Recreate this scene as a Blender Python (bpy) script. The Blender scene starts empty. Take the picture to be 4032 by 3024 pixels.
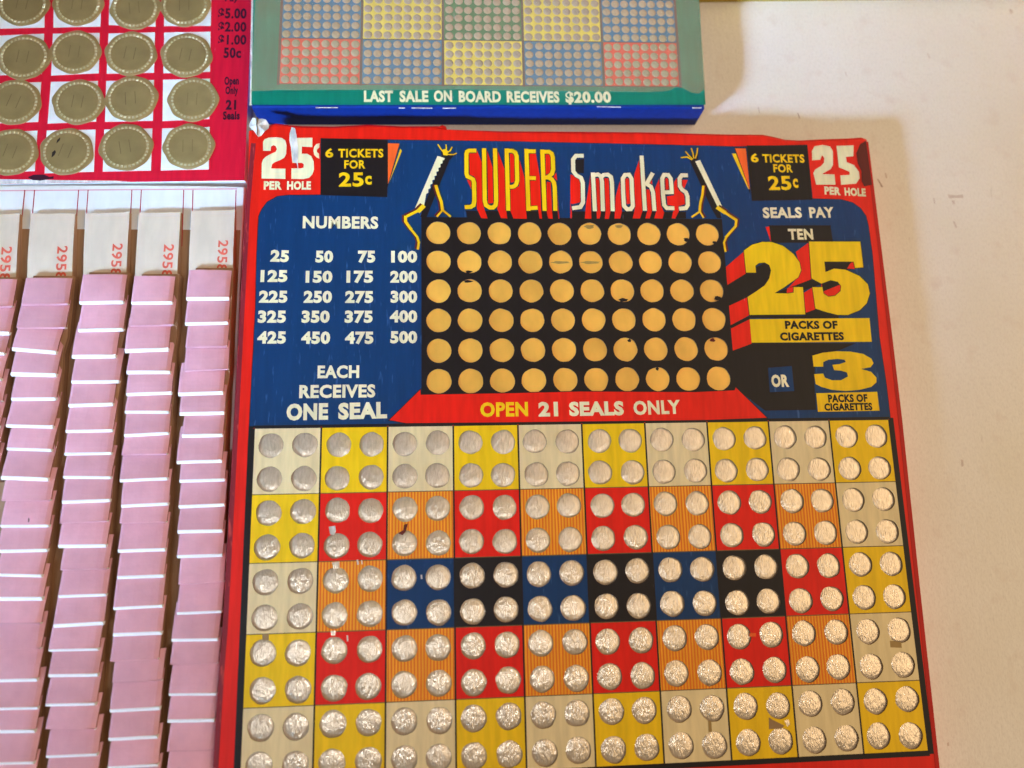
import bpy, bmesh, math, random
from mathutils import Vector, noise
from mathutils.geometry import tessellate_polygon

CM = 0.01                      # everything below is measured in centimetres on the table
sc = bpy.context.scene
C = sc.collection
rnd = random.Random(11)

# ---------------------------------------------------------------- camera, world, lamps, exposure
cd = bpy.data.cameras.new('camera'); cam = bpy.data.objects.new('camera', cd); C.objects.link(cam)
cam.location = [v*CM for v in (-4.4440,-3.4751,27.3200)]; cam.rotation_euler = (0.189490,-0.071049,-0.023719)
cd.sensor_width = 36; cd.lens = 36*2900/4032; cd.clip_start = 0.005; cd.clip_end = 50
cd.dof.use_dof = True; cd.dof.focus_distance = 0.268; cd.dof.aperture_fstop = 5.6
sc.camera = cam

wd = bpy.data.worlds.new('World'); sc.world = wd; wd.use_nodes = True
bg = wd.node_tree.nodes['Background']
bg.inputs[0].default_value = (1.0, 0.72, 0.40, 1); bg.inputs[1].default_value = 0.08

def area(name, loc, target, w, h, power, col, spread=180):
    l = bpy.data.lights.new(name, 'AREA'); l.shape = 'RECTANGLE'; l.size = w; l.size_y = h
    l.energy = power; l.color = col; l.spread = math.radians(spread)
    o = bpy.data.objects.new(name, l); C.objects.link(o); o.location = loc
    o.rotation_euler = (Vector(target)-Vector(loc)).to_track_quat('-Z', 'Y').to_euler()
    return o
area('window_light', (-1.15, -0.79, 0.62), (-0.07, 0.125, 0.01), 0.20, 0.20, 0.64, (0.42, 0.67, 1.0), 14)
area('ceiling_lamp', (0.85, 0.12, 0.85), (0.08, 0.0, 0), 1.3, 1.3, 13.5, (1.0, 0.75, 0.46))

area('added_glint_light', (-0.22, -0.19, 0.80), (-0.08, -0.06, 0), 0.11, 0.11, 1.1, (0.92, 0.96, 1.0))  # added cool light with no visible source, puts glints on the lower-left caps
sc.view_settings.view_transform = 'Standard'; sc.view_settings.look = 'None'
sc.view_settings.exposure = -0.07; sc.view_settings.gamma = 1

# ---------------------------------------------------------------- materials
def s2l(c):
    return tuple(((v/12.92) if v <= 0.04045 else ((v+0.055)/1.055)**2.4) for v in c)

def mat(name, col, rough=0.5, metal=0.0, spec=0.5, var=0.12, vscale=60, stretch=(1, 1, 1), scuff=None, scuff_amt=0.0,
        bump=0.0, bscale=400, bstretch=(1, 1, 1), stripes=None, rand=0.0, bdist=0.0004, coat=0.0):
    m = bpy.data.materials.new(name); m.use_nodes = True
    nt = m.node_tree; N = nt.nodes; L = nt.links; b = N['Principled BSDF']
    b.inputs['Roughness'].default_value = rough; b.inputs['Metallic'].default_value = metal
    b.inputs['Specular IOR Level'].default_value = spec
    if coat: b.inputs['Coat Weight'].default_value = coat; b.inputs['Coat Roughness'].default_value = 0.07; b.inputs['Coat IOR'].default_value = 1.9
    geo = N.new('ShaderNodeNewGeometry')
    def mapped(st):
        mp = N.new('ShaderNodeMapping'); mp.inputs['Scale'].default_value = st
        L.new(geo.outputs['Position'], mp.inputs['Vector']); return mp.outputs[0]
    def nz(scale, st=(1, 1, 1), detail=3):
        n = N.new('ShaderNodeTexNoise'); n.inputs['Scale'].default_value = scale; n.inputs['Detail'].default_value = detail
        L.new(mapped(st), n.inputs['Vector']); return n.outputs['Fac']
    def mix(fac, a, c):
        x = N.new('ShaderNodeMix'); x.data_type = 'RGBA'
        if hasattr(fac, 'name'): L.new(fac, x.inputs[0])
        else: x.inputs[0].default_value = fac
        for i, v in ((6, a), (7, c)):
            if isinstance(v, tuple): x.inputs[i].default_value = (*v[:3], 1)
            else: L.new(v, x.inputs[i])
        return x.outputs[2]
    def ramp(src, p0, p1):
        r = N.new('ShaderNodeMapRange'); r.inputs[1].default_value = p0; r.inputs[2].default_value = p1
        L.new(src, r.inputs[0]); return r.outputs[0]
    lo = tuple(v*(1-var) for v in col); hi = tuple(min(1, v*(1+var)) for v in col)
    out = mix(ramp(nz(vscale, stretch), 0.3, 0.7), lo, hi)
    if stripes:
        wv = N.new('ShaderNodeTexWave'); wv.wave_type = 'BANDS'; wv.bands_direction = 'X'
        wv.inputs['Scale'].default_value = stripes[1]; wv.inputs['Distortion'].default_value = 1.2
        wv.inputs['Detail Scale'].default_value = 2.0
        L.new(mapped((1, 0.15, 1)), wv.inputs['Vector'])
        out = mix(ramp(wv.outputs['Fac'], 0.25, 0.75), stripes[0], out)
    if rand:
        oi = N.new('ShaderNodeObjectInfo')
        hsv = N.new('ShaderNodeHueSaturation')
        mr = N.new('ShaderNodeMapRange'); mr.inputs[3].default_value = 1-rand; mr.inputs[4].default_value = 1+rand
        L.new(oi.outputs['Random'], mr.inputs[0]); L.new(mr.outputs[0], hsv.inputs['Value']); L.new(out, hsv.inputs['Color'])
        out = hsv.outputs[0]
    if scuff:
        out = mix(ramp(nz(900, (1, 0.16, 1), 2), 0.83-scuff_amt, 0.98-scuff_amt), out, scuff)
        L.new(ramp(nz(700, (1, 0.2, 1), 2), 0.2, 0.8), b.inputs['Roughness']) if False else None
    if isinstance(out, tuple): b.inputs['Base Color'].default_value = (*out, 1)
    else: L.new(out, b.inputs['Base Color'])
    if bump:
        bp = N.new('ShaderNodeBump'); bp.inputs['Strength'].default_value = bump; bp.inputs['Distance'].default_value = bdist
        L.new(nz(bscale, bstretch, 2), bp.inputs['Height']); L.new(bp.outputs[0], b.inputs['Normal'])
        if coat: L.new(bp.outputs[0], b.inputs['Coat Normal'])
    return m

VS = (1, 0.12, 1)
def ink(name, srgb, **k):
    d = dict(rough=0.5, spec=0.22, var=0.10, vscale=500, stretch=VS, scuff=s2l((0.62, 0.66, 0.72)), scuff_amt=0.10, bump=0.10, bscale=600, bstretch=VS)
    d.update(k); return mat(name, s2l(srgb), **d)
M = {}
M['red'] = ink('red_ink', (0.87, 0.10, 0.03), scuff_amt=0.03)
M['red_border'] = ink('red_border_paper', (0.86, 0.11, 0.05), scuff_amt=0.04)
M['blue'] = ink('blue_ink', (0.04, 0.20, 0.37), scuff=s2l((0.19, 0.33, 0.52)), scuff_amt=0.19)
M['black'] = ink('black_ink', (0.11, 0.085, 0.09), scuff=s2l((0.36, 0.34, 0.38)), scuff_amt=0.06)
M['yellow'] = ink('yellow_ink', (0.92, 0.74, 0.05), scuff_amt=0.0)
M['cream'] = ink('cream_paper', (0.88, 0.79, 0.60), scuff_amt=0.0)
M['white_ink'] = ink('cream_lettering', (0.90, 0.85, 0.68), scuff_amt=0.0)
M['orange'] = ink('orange_ink', (0.93, 0.38, 0.14), scuff_amt=0.02)
M['stripe'] = ink('striped_orange_ink', (0.93, 0.62, 0.14), scuff_amt=0.0, stripes=(s2l((0.86, 0.42, 0.10)), 290))
M['seam'] = ink('pressed_seam', (0.40, 0.32, 0.20), scuff_amt=0)
M['wall'] = mat('cut_board_edge', s2l((0.58, 0.46, 0.32)), rough=0.9)
M['stain'] = ink('worn_dark_stain', (0.36, 0.10, 0.09), scuff_amt=0.05)
M['crease'] = ink('worn_crease', (0.50, 0.13, 0.17), scuff=s2l((0.78, 0.30, 0.28)), scuff_amt=0.22)
M['faint'] = ink('faint_dirt', (0.62, 0.50, 0.30), scuff_amt=0)
M['side_shade'] = ink('painted_side_shade', (0.70, 0.07, 0.05), scuff=s2l((0.45, 0.05, 0.05)), scuff_amt=0.2)  # darker red that paints in the shading of the board's right side
M['fray'] = mat('frayed_paper', s2l((0.82, 0.80, 0.78)), rough=0.9, var=0.3, vscale=700, stretch=(1, 0.3, 1), bump=0.8, bscale=900, bstretch=VS)
M['cap'] = mat('hole_foil', s2l((0.86, 0.79, 0.70)), rough=0.17, metal=0.45, spec=1.0, var=0.16, vscale=1500, stretch=(1, 0.25, 1),
               bump=1.0, bscale=2500, bstretch=(1, 0.30, 1), rand=0.06, bdist=0.00021)
M['gold'] = mat('gold_foil', s2l((0.93, 0.69, 0.29)), rough=0.42, metal=0.12, spec=0.4, var=0.13, vscale=120, stretch=(1, 0.5, 1), bump=0.12,
                bscale=300, bstretch=(1, 0.4, 1), rand=0.05)
M['seal'] = mat('bronze_seal_foil', s2l((0.66, 0.57, 0.38)), rough=0.36, metal=0.45, var=0.10, vscale=150, bump=0.2, bscale=260, rand=0.05)
M['seal_hi'] = mat('embossed_foil', s2l((0.86, 0.81, 0.62)), rough=0.25, metal=0.3, var=0.05)
M['seal_dk'] = mat('creased_foil', s2l((0.56, 0.48, 0.31)), rough=0.4, metal=0.4)
M['seal_tear'] = mat('foil_tear', s2l((0.16, 0.12, 0.09)), rough=0.8)
M['table'] = None

# ---------------------------------------------------------------- mesh building
class MB:
    def __init__(s): s.v = []; s.f = []; s.m = []; s.mats = []
    def mi(s, m):
        m = M[m] if isinstance(m, str) else m
        if m not in s.mats: s.mats.append(m)
        return s.mats.index(m)
    def face(s, pts, m):
        b = len(s.v); s.v += [tuple(p) for p in pts]; s.f.append(tuple(range(b, b+len(pts)))); s.m.append(s.mi(m))
    def poly(s, pts, z, m, holes=()):
        if holes:
            flat = list(pts)+[p for h in holes for p in h]; b = len(s.v); s.v += [(p[0], p[1], z) for p in flat]; k = s.mi(m)
            for t in tessellate_polygon([[Vector((p[0], p[1], 0)) for p in l] for l in [pts, *holes]]):
                t = list(t); A, B, D = (flat[i] for i in t)
                if (B[0]-A[0])*(D[1]-A[1])-(B[1]-A[1])*(D[0]-A[0]) < 0: t.reverse()
                s.f.append(tuple(b+i for i in t)); s.m.append(k)
            return
        if sum(a[0]*b[1]-b[0]*a[1] for a, b in zip(pts, pts[1:]+pts[:1])) < 0: pts = pts[::-1]
        b = len(s.v); s.v += [(p[0], p[1], z) for p in pts]; k = s.mi(m)
        for t in tessellate_polygon([[Vector((p[0], p[1], 0)) for p in pts]]):
            t = list(t); A, B, D = (pts[i] for i in t)
            if (B[0]-A[0])*(D[1]-A[1])-(B[1]-A[1])*(D[0]-A[0]) < 0: t.reverse()
            s.f.append(tuple(b+i for i in t)); s.m.append(k)
    def rect(s, x0, x1, y0, y1, z, m): s.poly([(x0, y0), (x1, y0), (x1, y1), (x0, y1)], z, m)
    def stroke(s, pts, w, z, m, closed=False, taper=None):
        n = len(pts); P = [Vector(p) for p in pts]; Lf = []; Rt = []
        for i in range(n):
            a = P[i-1] if (i or closed) else None; c = P[(i+1) % n] if (i < n-1 or closed) else None
            d1 = (P[i]-a).normalized() if a is not None else None; d2 = (c-P[i]).normalized() if c is not None else None
            if d1 is None: d1 = d2
            if d2 is None: d2 = d1
            t = (d1+d2).normalized(); nn = Vector((-t.y, t.x)); k = max(0.5, nn.dot(Vector((-d1.y, d1.x))))
            ww = w*(1 if taper is None else taper[0]+(taper[1]-taper[0])*i/(n-1))
            Lf.append(P[i]+nn*ww/2/k); Rt.append(P[i]-nn*ww/2/k)
        for i in range(n if closed else n-1):
            j = (i+1) % n
            s.face([(*Rt[i], z), (*Rt[j], z), (*Lf[j], z), (*Lf[i], z)], m)
    def box(s, x0, x1, y0, y1, z0, z1, m):
        s.prism([(x0, y0), (x1, y0), (x1, y1), (x0, y1)], [(0, z0), (0, z1)], m)
    def prism(s, pts, rings, m, mtop=None, holes=()):
        """outline pts (counter-clockwise) carried up through rings of (inset, z); the last is capped"""
        n = len(pts); P = [Vector(p) for p in pts]
        def inset(d):
            r = []
            for i in range(n):
                e1 = (P[i]-P[i-1]).normalized(); e2 = (P[(i+1) % n]-P[i]).normalized()
                n1 = Vector((-e1.y, e1.x)); n2 = Vector((-e2.y, e2.x)); b = (n1+n2).normalized()
                r.append(P[i]+b*d/max(0.5, b.dot(n1)))
            return r
        R = [(inset(d), z) for d, z in rings]
        for (a, za), (b, zb) in zip(R, R[1:]):
            for i in range(n):
                j = (i+1) % n
                s.face([(*a[i], za), (*a[j], za), (*b[j], zb), (*b[i], zb)], m)
        s.poly([tuple(p) for p in R[-1][0]], R[-1][1], mtop or m, holes)
    def hole_tile(s, x0, x1, y0, y1, cx, cy, r, z, depth, m, wall, seed=0, n=26, jag=0.03):
        an = sorted([2*math.pi*i/n for i in range(n)]+[math.atan2(y-cy, x-cx) % (2*math.pi) for x in (x0, x1) for y in (y0, y1)])
        O = []; I = []
        for a in an:
            c, q = math.cos(a), math.sin(a)
            tx = ((x1-cx)/c if c > 1e-9 else (x0-cx)/c if c < -1e-9 else 1e9); ty = ((y1-cy)/q if q > 1e-9 else (y0-cy)/q if q < -1e-9 else 1e9)
            t = min(tx, ty); O.append((cx+c*t, cy+q*t))
            rr = r*(1+jag*noise.noise(Vector((c*1.6+seed*7.3, q*1.6, seed*1.7)))+0.4*jag*noise.noise(Vector((c*6+seed*3.1, q*6, seed))))
            rr = min(rr, t*0.985); I.append((cx+c*rr, cy+q*rr))
        k = len(an)
        for i in range(k):
            j = (i+1) % k
            s.face([(*I[i], z), (*O[i], z), (*O[j], z), (*I[j], z)], m)
            s.face([(*I[j], z), (*I[j], z-depth), (*I[i], z-depth), (*I[i], z)], wall)
    def text(s, body, p0, p1, h, z, m, bold=0.03, stretch_rot=None):
        """lettering whose baseline runs from p0 to p1 and whose capitals are h tall"""
        V, F = text_mesh(body, bold+0.012)
        xs = [v[0] for v in V]; ys = [v[1] for v in V]; x0, x1 = min(xs), max(xs); y1 = max(ys)
        y0 = 0 if min(ys) > -0.12 else 0
        a = Vector(p0); d = Vector(p1)-a; u = d/(x1-x0); nn = Vector((-d.y, d.x)).normalized()*h/(y1-y0)
        b = len(s.v); k = s.mi(m)
        for v in V:
            q = a+u*(v[0]-x0)+nn*(v[1]-y0); s.v.append((q.x, q.y, z))
        for f in F: s.f.append(tuple(b+i for i in f)); s.m.append(k)
    def build(s, name, parent=None, label=None, origin=None, smooth=False):
        o0 = Vector(origin) if origin else (ROOT[parent.name] if parent else Vector((0, 0, 0)))
        me = bpy.data.meshes.new(name)
        me.from_pydata([tuple((Vector(v)-o0)*CM) for v in s.v], [], s.f)
        for m in s.mats: me.materials.append(m)
        for p, k in zip(me.polygons, s.m): p.material_index = k; p.use_smooth = smooth
        me.update()
        o = bpy.data.objects.new(name, me); C.objects.link(o)
        if parent: o.parent = parent
        ROOT[o.name] = o0
        if not parent: o.location = o0*CM
        if label: o['label'] = label
        return o
ROOT = {}
TXT = {}
def text_mesh(body, bold):
    key = (body, bold)
    if key not in TXT:
        cu = bpy.data.curves.new('lettering', 'FONT'); cu.body = body; cu.size = 1; cu.offset = bold; cu.resolution_u = 3; cu.space_character = 1.08
        o = bpy.data.objects.new('lettering', cu); C.objects.link(o)
        dg = bpy.context.evaluated_depsgraph_get(); dg.update()
        me = bpy.data.meshes.new_from_object(o.evaluated_get(dg))
        TXT[key] = ([tuple(v.co) for v in me.vertices], [tuple(p.vertices) for p in me.polygons])
        bpy.data.objects.remove(o); bpy.data.curves.remove(cu); bpy.data.meshes.remove(me)
    return TXT[key]
def thing(name, label, cat, loc, group=None):
    o = bpy.data.objects.new(name, None); C.objects.link(o); o.empty_display_size = 0.02
    o.location = Vector(loc)*CM; o['label'] = label; o['category'] = cat; ROOT[o.name] = Vector(loc)
    if group: o['group'] = group
    return o
def place(src, parent, loc, rot=0, scale=1.0, first=False):
    """a copy of a part (sharing its mesh) set on its thing"""
    o = src if first else src.copy()
    if not first: C.objects.link(o)
    o.parent = parent; o.location = (Vector(loc)-ROOT[parent.name])*CM; o.rotation_euler = (0, 0, rot)
    o.scale = (scale, scale, 1); return o

# ---------------------------------------------------------------- tabletop
def table_material():
    m = bpy.data.materials.new('painted_tabletop'); m.use_nodes = True; nt = m.node_tree; N = nt.nodes; L = nt.links; b = N['Principled BSDF']
    geo = N.new('ShaderNodeNewGeometry')
    def nz(scale, st, detail=4):
        mp = N.new('ShaderNodeMapping'); mp.inputs['Scale'].default_value = st; L.new(geo.outputs['Position'], mp.inputs[0])
        n = N.new('ShaderNodeTexNoise'); n.inputs['Scale'].default_value = scale; n.inputs['Detail'].default_value = detail
        L.new(mp.outputs[0], n.inputs['Vector']); return n.outputs['Fac']
    def mix(f, a, c, p0, p1):
        r = N.new('ShaderNodeMapRange'); r.inputs[1].default_value = p0; r.inputs[2].default_value = p1; L.new(f, r.inputs[0])
        x = N.new('ShaderNodeMix'); x.data_type = 'RGBA'; L.new(r.outputs[0], x.inputs[0])
        for i, v in ((6, a), (7, c)):
            if isinstance(v, tuple): x.inputs[i].default_value = (*v, 1)
            else: L.new(v, x.inputs[i])
        return x.outputs[2]
    c = mix(nz(28, (1, 1, 1)), s2l((0.885, 0.85, 0.80)), s2l((0.905, 0.875, 0.84)), 0.3, 0.7)
    c = mix(nz(110, (1, 1, 1), 5), c, s2l((0.84, 0.77, 0.72)), 0.58, 0.9)
    c = mix(nz(330, (1, 0.30, 1), 3), c, s2l((0.70, 0.62, 0.57)), 0.70, 0.92)
    c = mix(nz(1500, (1, 0.5, 1), 2), c, s2l((0.83, 0.79, 0.75)), 0.45, 0.95)
    L.new(c, b.inputs['Base Color']); b.inputs['Roughness'].default_value = 0.55
    bp = N.new('ShaderNodeBump'); bp.inputs['Strength'].default_value = 0.35; bp.inputs['Distance'].default_value = 0.0005
    L.new(nz(500, (1, 0.5, 1)), bp.inputs['Height']); L.new(bp.outputs[0], b.inputs['Normal'])
    return m
M['table'] = table_material()
M['smear'] = mat('grey_smear', s2l((0.80, 0.73, 0.68)), rough=0.7, var=0.10, vscale=600)
M['smear2'] = mat('brown_smear', s2l((0.66, 0.57, 0.51)), rough=0.7, var=0.2, vscale=600)
mb = MB(); mb.box(-110, 90, -90, 110, -3, 0, 'table'); t = mb.build('tabletop'); t['kind'] = 'structure'
mb = MB()
for pts, k in (([(16.030,9.605),(16.345,9.553),(16.700,9.598),(16.703,9.434),(16.396,9.444),(16.070,9.414)], 'smear'), ([(16.164,9.320),(16.287,9.334),(16.303,9.171),(16.206,9.143)], 'smear'),
               ([(16.089,8.412),(16.167,8.399),(16.248,8.130),(16.164,8.103)], 'smear'), ([(13.042,10.270),(13.105,10.243),(13.262,9.904),(13.193,9.876)], 'smear2'), ([(13.406,10.534),(13.471,10.521),(13.496,10.296),(13.430,10.295)], 'smear'),
               ([(20.116,18.419),(20.236,18.453),(20.313,18.302),(20.180,18.192)], 'smear'), ([(9.905,13.204),(9.952,13.205),(10.012,12.946),(9.972,12.938)], 'smear2'), ([(16.001,16.174),(16.048,16.168),(16.140,15.919),(16.082,15.903)], 'smear'),
               ([(8.221,13.438),(8.274,13.439),(8.301,13.145),(8.261,13.144)], 'smear'), ([(12.205,15.165),(12.246,15.166),(12.289,14.950),(12.247,14.935)], 'smear'), ([(15.019,-1.424),(15.113,-1.453),(15.098,-1.672),(15.004,-1.725)], 'smear'),
               ([(13.027,-11.591),(13.101,-11.578),(13.103,-11.691),(13.029,-11.703)], 'smear'), ([(15.378,9.428),(15.432,9.428),(15.439,9.191),(15.384,9.177)], 'smear')):
    mb.poly(pts, 0.004, k)
mb.build('smear_mark', t, origin=(0, 0, 0))

# ---------------------------------------------------------------- the large punchboard
Z1 = 1.3
def up(k): return Z1+0.006*k
pb = thing('punchboard', 'large red bordered punchboard with blue SUPER Smokes header and coloured squares of foil capped holes', 'punchboard', (0, 0, 0))
PX0, PX1, PY0, PY1 = -5.72, 5.78, 0.98, 7.86
FH = [(-11.55, -11.5), (11.55, -11.5), (11.55, 0.0), (-11.55, 0.0)]; PH = [(PX0+.03, PY0+.03), (PX1-.03, PY0+.03), (PX1-.03, PY1-.03), (PX0+.03, PY1-.03)]
mb = MB()
outline = [(-12.33, -13.6), (11.86, -13.6), (12.10, 0), (12.10, 11.2)] + [(12.080,11.379),(11.826,11.475),(11.315,11.427),(10.160,11.368),(9.201,11.302),(8.681,11.324),(8.172,11.445),(7.754,11.528),(6.389,11.515),(4.525,11.534),(3.253,11.552),(0.504,11.534),(-2.655,11.500),(-4.879,11.481),(-4.726,11.501),(-4.769,11.685),(-6.445,11.646),(-7.757,11.690),(-9.059,11.590),(-10.181,11.589),(-10.611,11.610),(-11.213,11.675)] + [(-12.22, 11.35), (-12.15, 8.7), (-12.30, -4)]
mb.prism(outline, [(0.05, 0), (0, 0.06), (0, 1.08), (0.05, 1.22), (0.16, 1.295)], 'red_border', holes=[FH, PH])
mb.rect(-11.9, 11.8, -11.9, 8.2, 1.12, 'wall')
body = mb.build('board_body', pb)
mb = MB()                                                    # worn crease on the left edge, side shading painted dark along the right
mb.stroke([(-11.966,10.762),(-12.020,9.502),(-12.070,8.217),(-12.168,-6.646),(-12.208,-7.723),(-12.235,-9.016),(-12.261,-10.906)], 0.17, up(0.5), 'crease')
mb.build('fold_wear_shade', pb); mb = MB()
mb.stroke([(11.97, 11.2), (11.97, 4), (11.95, 0), (11.84, -6), (11.73, -13.5)], 0.15, up(0.5), 'side_shade')
mb.build('fold_wear_shade', pb)

# printed header
mb = MB()
BL = [(-11.662,0.077),(-11.625,4.415),(-11.665,6.423),(-11.652,7.858),(-11.546,8.131),(-11.369,8.405),(-11.021,8.628),(-10.602,8.687),(-9.421,8.699),(-9.476,10.981),(-6.987,10.973),(-5.322,10.972),(-2.220,10.973),(1.387,10.947),(3.561,10.931),(6.526,10.893),(9.480,11.007),(9.468,8.729),(10.630,8.710),(11.087,8.584),(11.389,8.344),(11.565,8.031),(11.613,7.647),(11.636,6.457),(11.513,3.146),(11.567,1.359),(11.562,0.047),(6.877,0.067),(-0.478,0.060),(-3.387,0.071),(-6.250,0.079)]
mb.poly(BL, up(1), 'blue', holes=[PH])
mb.stroke(BL, 0.05, up(0.7), 'black', closed=True)
mb.build('header_panel', pb)

def box_and_lettering(name, boxpts, wedges, texts):
    mb = MB(); mb.poly(boxpts, up(2), 'black')
    for p, k, i in wedges: mb.poly(p, up(2+i), k)
    o = mb.build(name, pb); mb = MB()
    for a in texts: mb.text(*a)
    mb.build('lettering', o); return o
Y = 'yellow'
box_and_lettering('price_panel', [(-9.464,10.991),(-6.987,10.973),(-6.982,8.639),(-9.429,8.699)],
    [([(-6.986,10.816),(-6.537,10.808),(-6.985,9.001)], 'black', 0.3), ([(-6.977,10.830),(-6.546,10.822),(-6.960,9.165)], 'orange', 1), ([(-6.510,10.608),(-6.449,10.524),(-6.918,9.235),(-6.960,9.095)], 'yellow', 1)],
    [('6', *[(-9.304,10.227),(-9.008,10.231)], 0.36, up(3), Y, .02), ('TICKETS', *[(-8.824,10.234),(-7.142,10.257)], 0.34, up(3), Y, .02), ('FOR', *[(-8.592,9.786),(-7.806,9.796)], 0.33, up(3), Y, .02),
     ('25', *[(-8.779,9.066),(-7.861,9.085)], 0.55, up(3), Y, .02), ('c', *[(-7.811,9.160),(-7.566,9.163)], 0.33, up(3), Y, .02)])
box_and_lettering('price_panel', [(7.023,10.960),(9.493,10.997),(9.454,8.690),(7.031,8.619)],
    [([(6.504,10.853),(6.999,10.850),(6.996,8.860)], 'black', 0.3), ([(6.543,10.824),(6.978,10.821),(6.987,9.077)], 'orange', 1), ([(6.390,10.605),(6.557,10.597),(6.963,9.125),(6.933,9.100)], 'yellow', 1)],
    [('6', *[(7.140,10.257),(7.453,10.261)], 0.36, up(3), Y, .02), ('TICKETS', *[(7.616,10.253),(9.314,10.261)], 0.34, up(3), Y, .02), ('FOR', *[(8.014,9.842),(8.797,9.841)], 0.33, up(3), Y, .02),
     ('25', *[(7.759,9.099),(8.679,9.118)], 0.57, up(3), Y, .02), ('c', *[(8.749,9.206),(8.955,9.209)], 0.36, up(3), Y, .02)])
W = 'white_ink'
mb = MB()
mb.poly([(-11.616,10.824),(-11.557,10.930),(-11.411,10.996),(-11.116,11.014),(-10.925,10.987),(-10.794,10.883),(-10.746,10.697),(-10.745,10.347),(-10.813,10.183),(-10.957,10.088),(-11.144,10.004),(-11.246,9.922),(-11.277,9.748),(-10.757,9.743),(-10.743,9.334),(-11.610,9.337),(-11.628,9.940),(-11.588,10.103),(-11.487,10.220),(-11.303,10.339),(-11.137,10.422),(-11.095,10.528),(-11.146,10.656),(-11.231,10.689),(-11.313,10.630),(-11.324,10.455),(-11.601,10.455)], up(2), W)
mb.poly([(-10.628,10.992),(-9.800,11.017),(-9.790,10.629),(-10.179,10.647),(-10.175,10.355),(-9.974,10.358),(-9.823,10.267),(-9.728,10.058),(-9.707,9.734),(-9.761,9.525),(-9.884,9.385),(-10.092,9.330),(-10.529,9.336),(-10.536,9.758),(-10.189,9.762),(-10.095,9.798),(-10.088,9.926),(-10.153,9.983),(-10.512,9.978)], up(2), W)
mb.poly([(-9.528,10.786),(-9.645,10.761),(-9.727,10.642),(-9.750,10.478),(-9.718,10.315),(-9.631,10.223),(-9.528,10.166),(-9.539,10.364),(-9.615,10.433),(-9.622,10.526),(-9.535,10.621)], up(2), W)
mb.text('PER', *[(-11.522,8.917),(-10.863,8.924)], 0.32, up(2), W, .04); mb.text('HOLE', *[(-10.673,8.926),(-9.799,8.935)], 0.32, up(2), W, .04)
mb.build('cents_emblem', pb)
mb = MB()
mb.poly([(9.657,10.751),(9.784,10.962),(10.124,11.027),(10.426,10.962),(10.524,10.764),(10.459,10.168),(10.345,9.993),(9.968,9.777),(10.477,9.764),(10.472,9.332),(9.684,9.324),(9.617,9.812),(9.703,9.961),(9.956,10.112),(10.099,10.262),(10.135,10.460),(10.053,10.583),(9.961,10.383),(9.626,10.354)], up(3), W)
mb.poly([(10.692,10.991),(11.404,11.027),(11.335,10.551),(11.031,10.522),(11.035,10.299),(11.317,10.179),(11.497,9.884),(11.489,9.613),(11.320,9.381),(10.698,9.325),(10.710,9.727),(11.102,9.756),(11.103,9.889),(10.686,10.072)], up(3), W)
mb.text('PER', *[(9.987,8.937),(10.642,8.905)], 0.32, up(3), W, .04); mb.text('HOLE', *[(10.801,8.897),(11.663,8.866)], 0.32, up(3), W, .04)
mb.poly([(11.684,11.081),(11.942,11.236),(11.956,10.336),(11.972,9.348),(11.640,9.271),(11.561,9.491),(11.598,9.935),(11.489,10.231),(11.469,10.678)], up(2.5), 'stain')
mb.build('cents_emblem', pb)

# title: SUPER Smokes, drawn as strokes with red and black block shading
sup = [[(-3.628,10.572),(-3.902,10.568),(-3.979,10.519),(-4.006,10.424),(-4.016,9.622),(-3.981,9.505),(-3.862,9.448),(-3.765,9.379),(-3.732,9.250),(-3.734,8.506),(-3.768,8.344),(-3.877,8.269),(-4.099,8.261)],
       [(-3.330,10.672),(-3.339,8.533),(-3.299,8.348),(-3.153,8.252),(-3.034,8.253),(-2.934,8.351),(-2.909,8.537),(-2.911,10.678)], [(-2.466,10.673),(-2.461,8.131)],
       [(-2.472,10.577),(-2.251,10.580),(-2.138,10.510),(-2.089,10.356),(-2.087,9.362),(-2.142,9.186),(-2.242,9.107),(-2.374,9.090)], [(-1.706,10.672),(-1.695,8.130)], [(-1.765,10.571),(-1.343,10.572)], [(-1.684,9.466),(-1.372,9.460)], [(-1.675,8.235),(-1.342,8.260)],
       [(-1.092,10.652),(-1.083,8.135)], [(-1.099,10.556),(-0.832,10.560),(-0.732,10.483),(-0.695,10.328),(-0.695,9.828),(-0.752,9.649),(-0.889,9.518),(-1.023,9.481)], [(-0.933,9.505),(-0.764,9.425),(-0.687,9.284),(-0.664,9.096),(-0.671,8.138)]]
smo = [[(0.511,10.414),(0.208,10.410),(0.089,10.249),(0.079,9.768),(0.189,9.602),(0.365,9.499),(0.428,9.294),(0.403,8.489),(0.288,8.299),(-0.025,8.250)], [(0.837,9.721),(0.844,8.139)], [(0.847,9.604),(1.037,9.647),(1.142,9.558),(1.173,9.342),(1.154,8.141)], [(1.163,9.542),(1.255,9.626),(1.413,9.644),(1.533,9.546),(1.559,9.314),(1.532,8.144)],
       [(2.245,9.648),(2.087,9.636),(1.991,9.485),(1.976,8.887),(1.979,8.361),(2.091,8.230),(2.231,8.232),(2.323,8.364),(2.320,8.891),(2.331,9.489)], [(2.780,10.451),(2.781,8.171)], [(3.182,9.733),(2.883,9.228)], [(2.902,9.279),(3.069,9.164),(3.140,8.932),(3.150,8.167)],
       [(3.543,8.930),(3.875,8.940),(3.879,9.239),(3.871,9.506),(3.779,9.656),(3.620,9.654),(3.535,9.502),(3.526,8.903),(3.541,8.407),(3.644,8.283),(3.936,8.278)], [(4.561,9.649),(4.319,9.646),(4.221,9.510),(4.209,9.193),(4.294,9.044),(4.430,8.945),(4.482,8.779),(4.469,8.415),(4.384,8.289),(4.115,8.263)]]
mb = MB()
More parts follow.
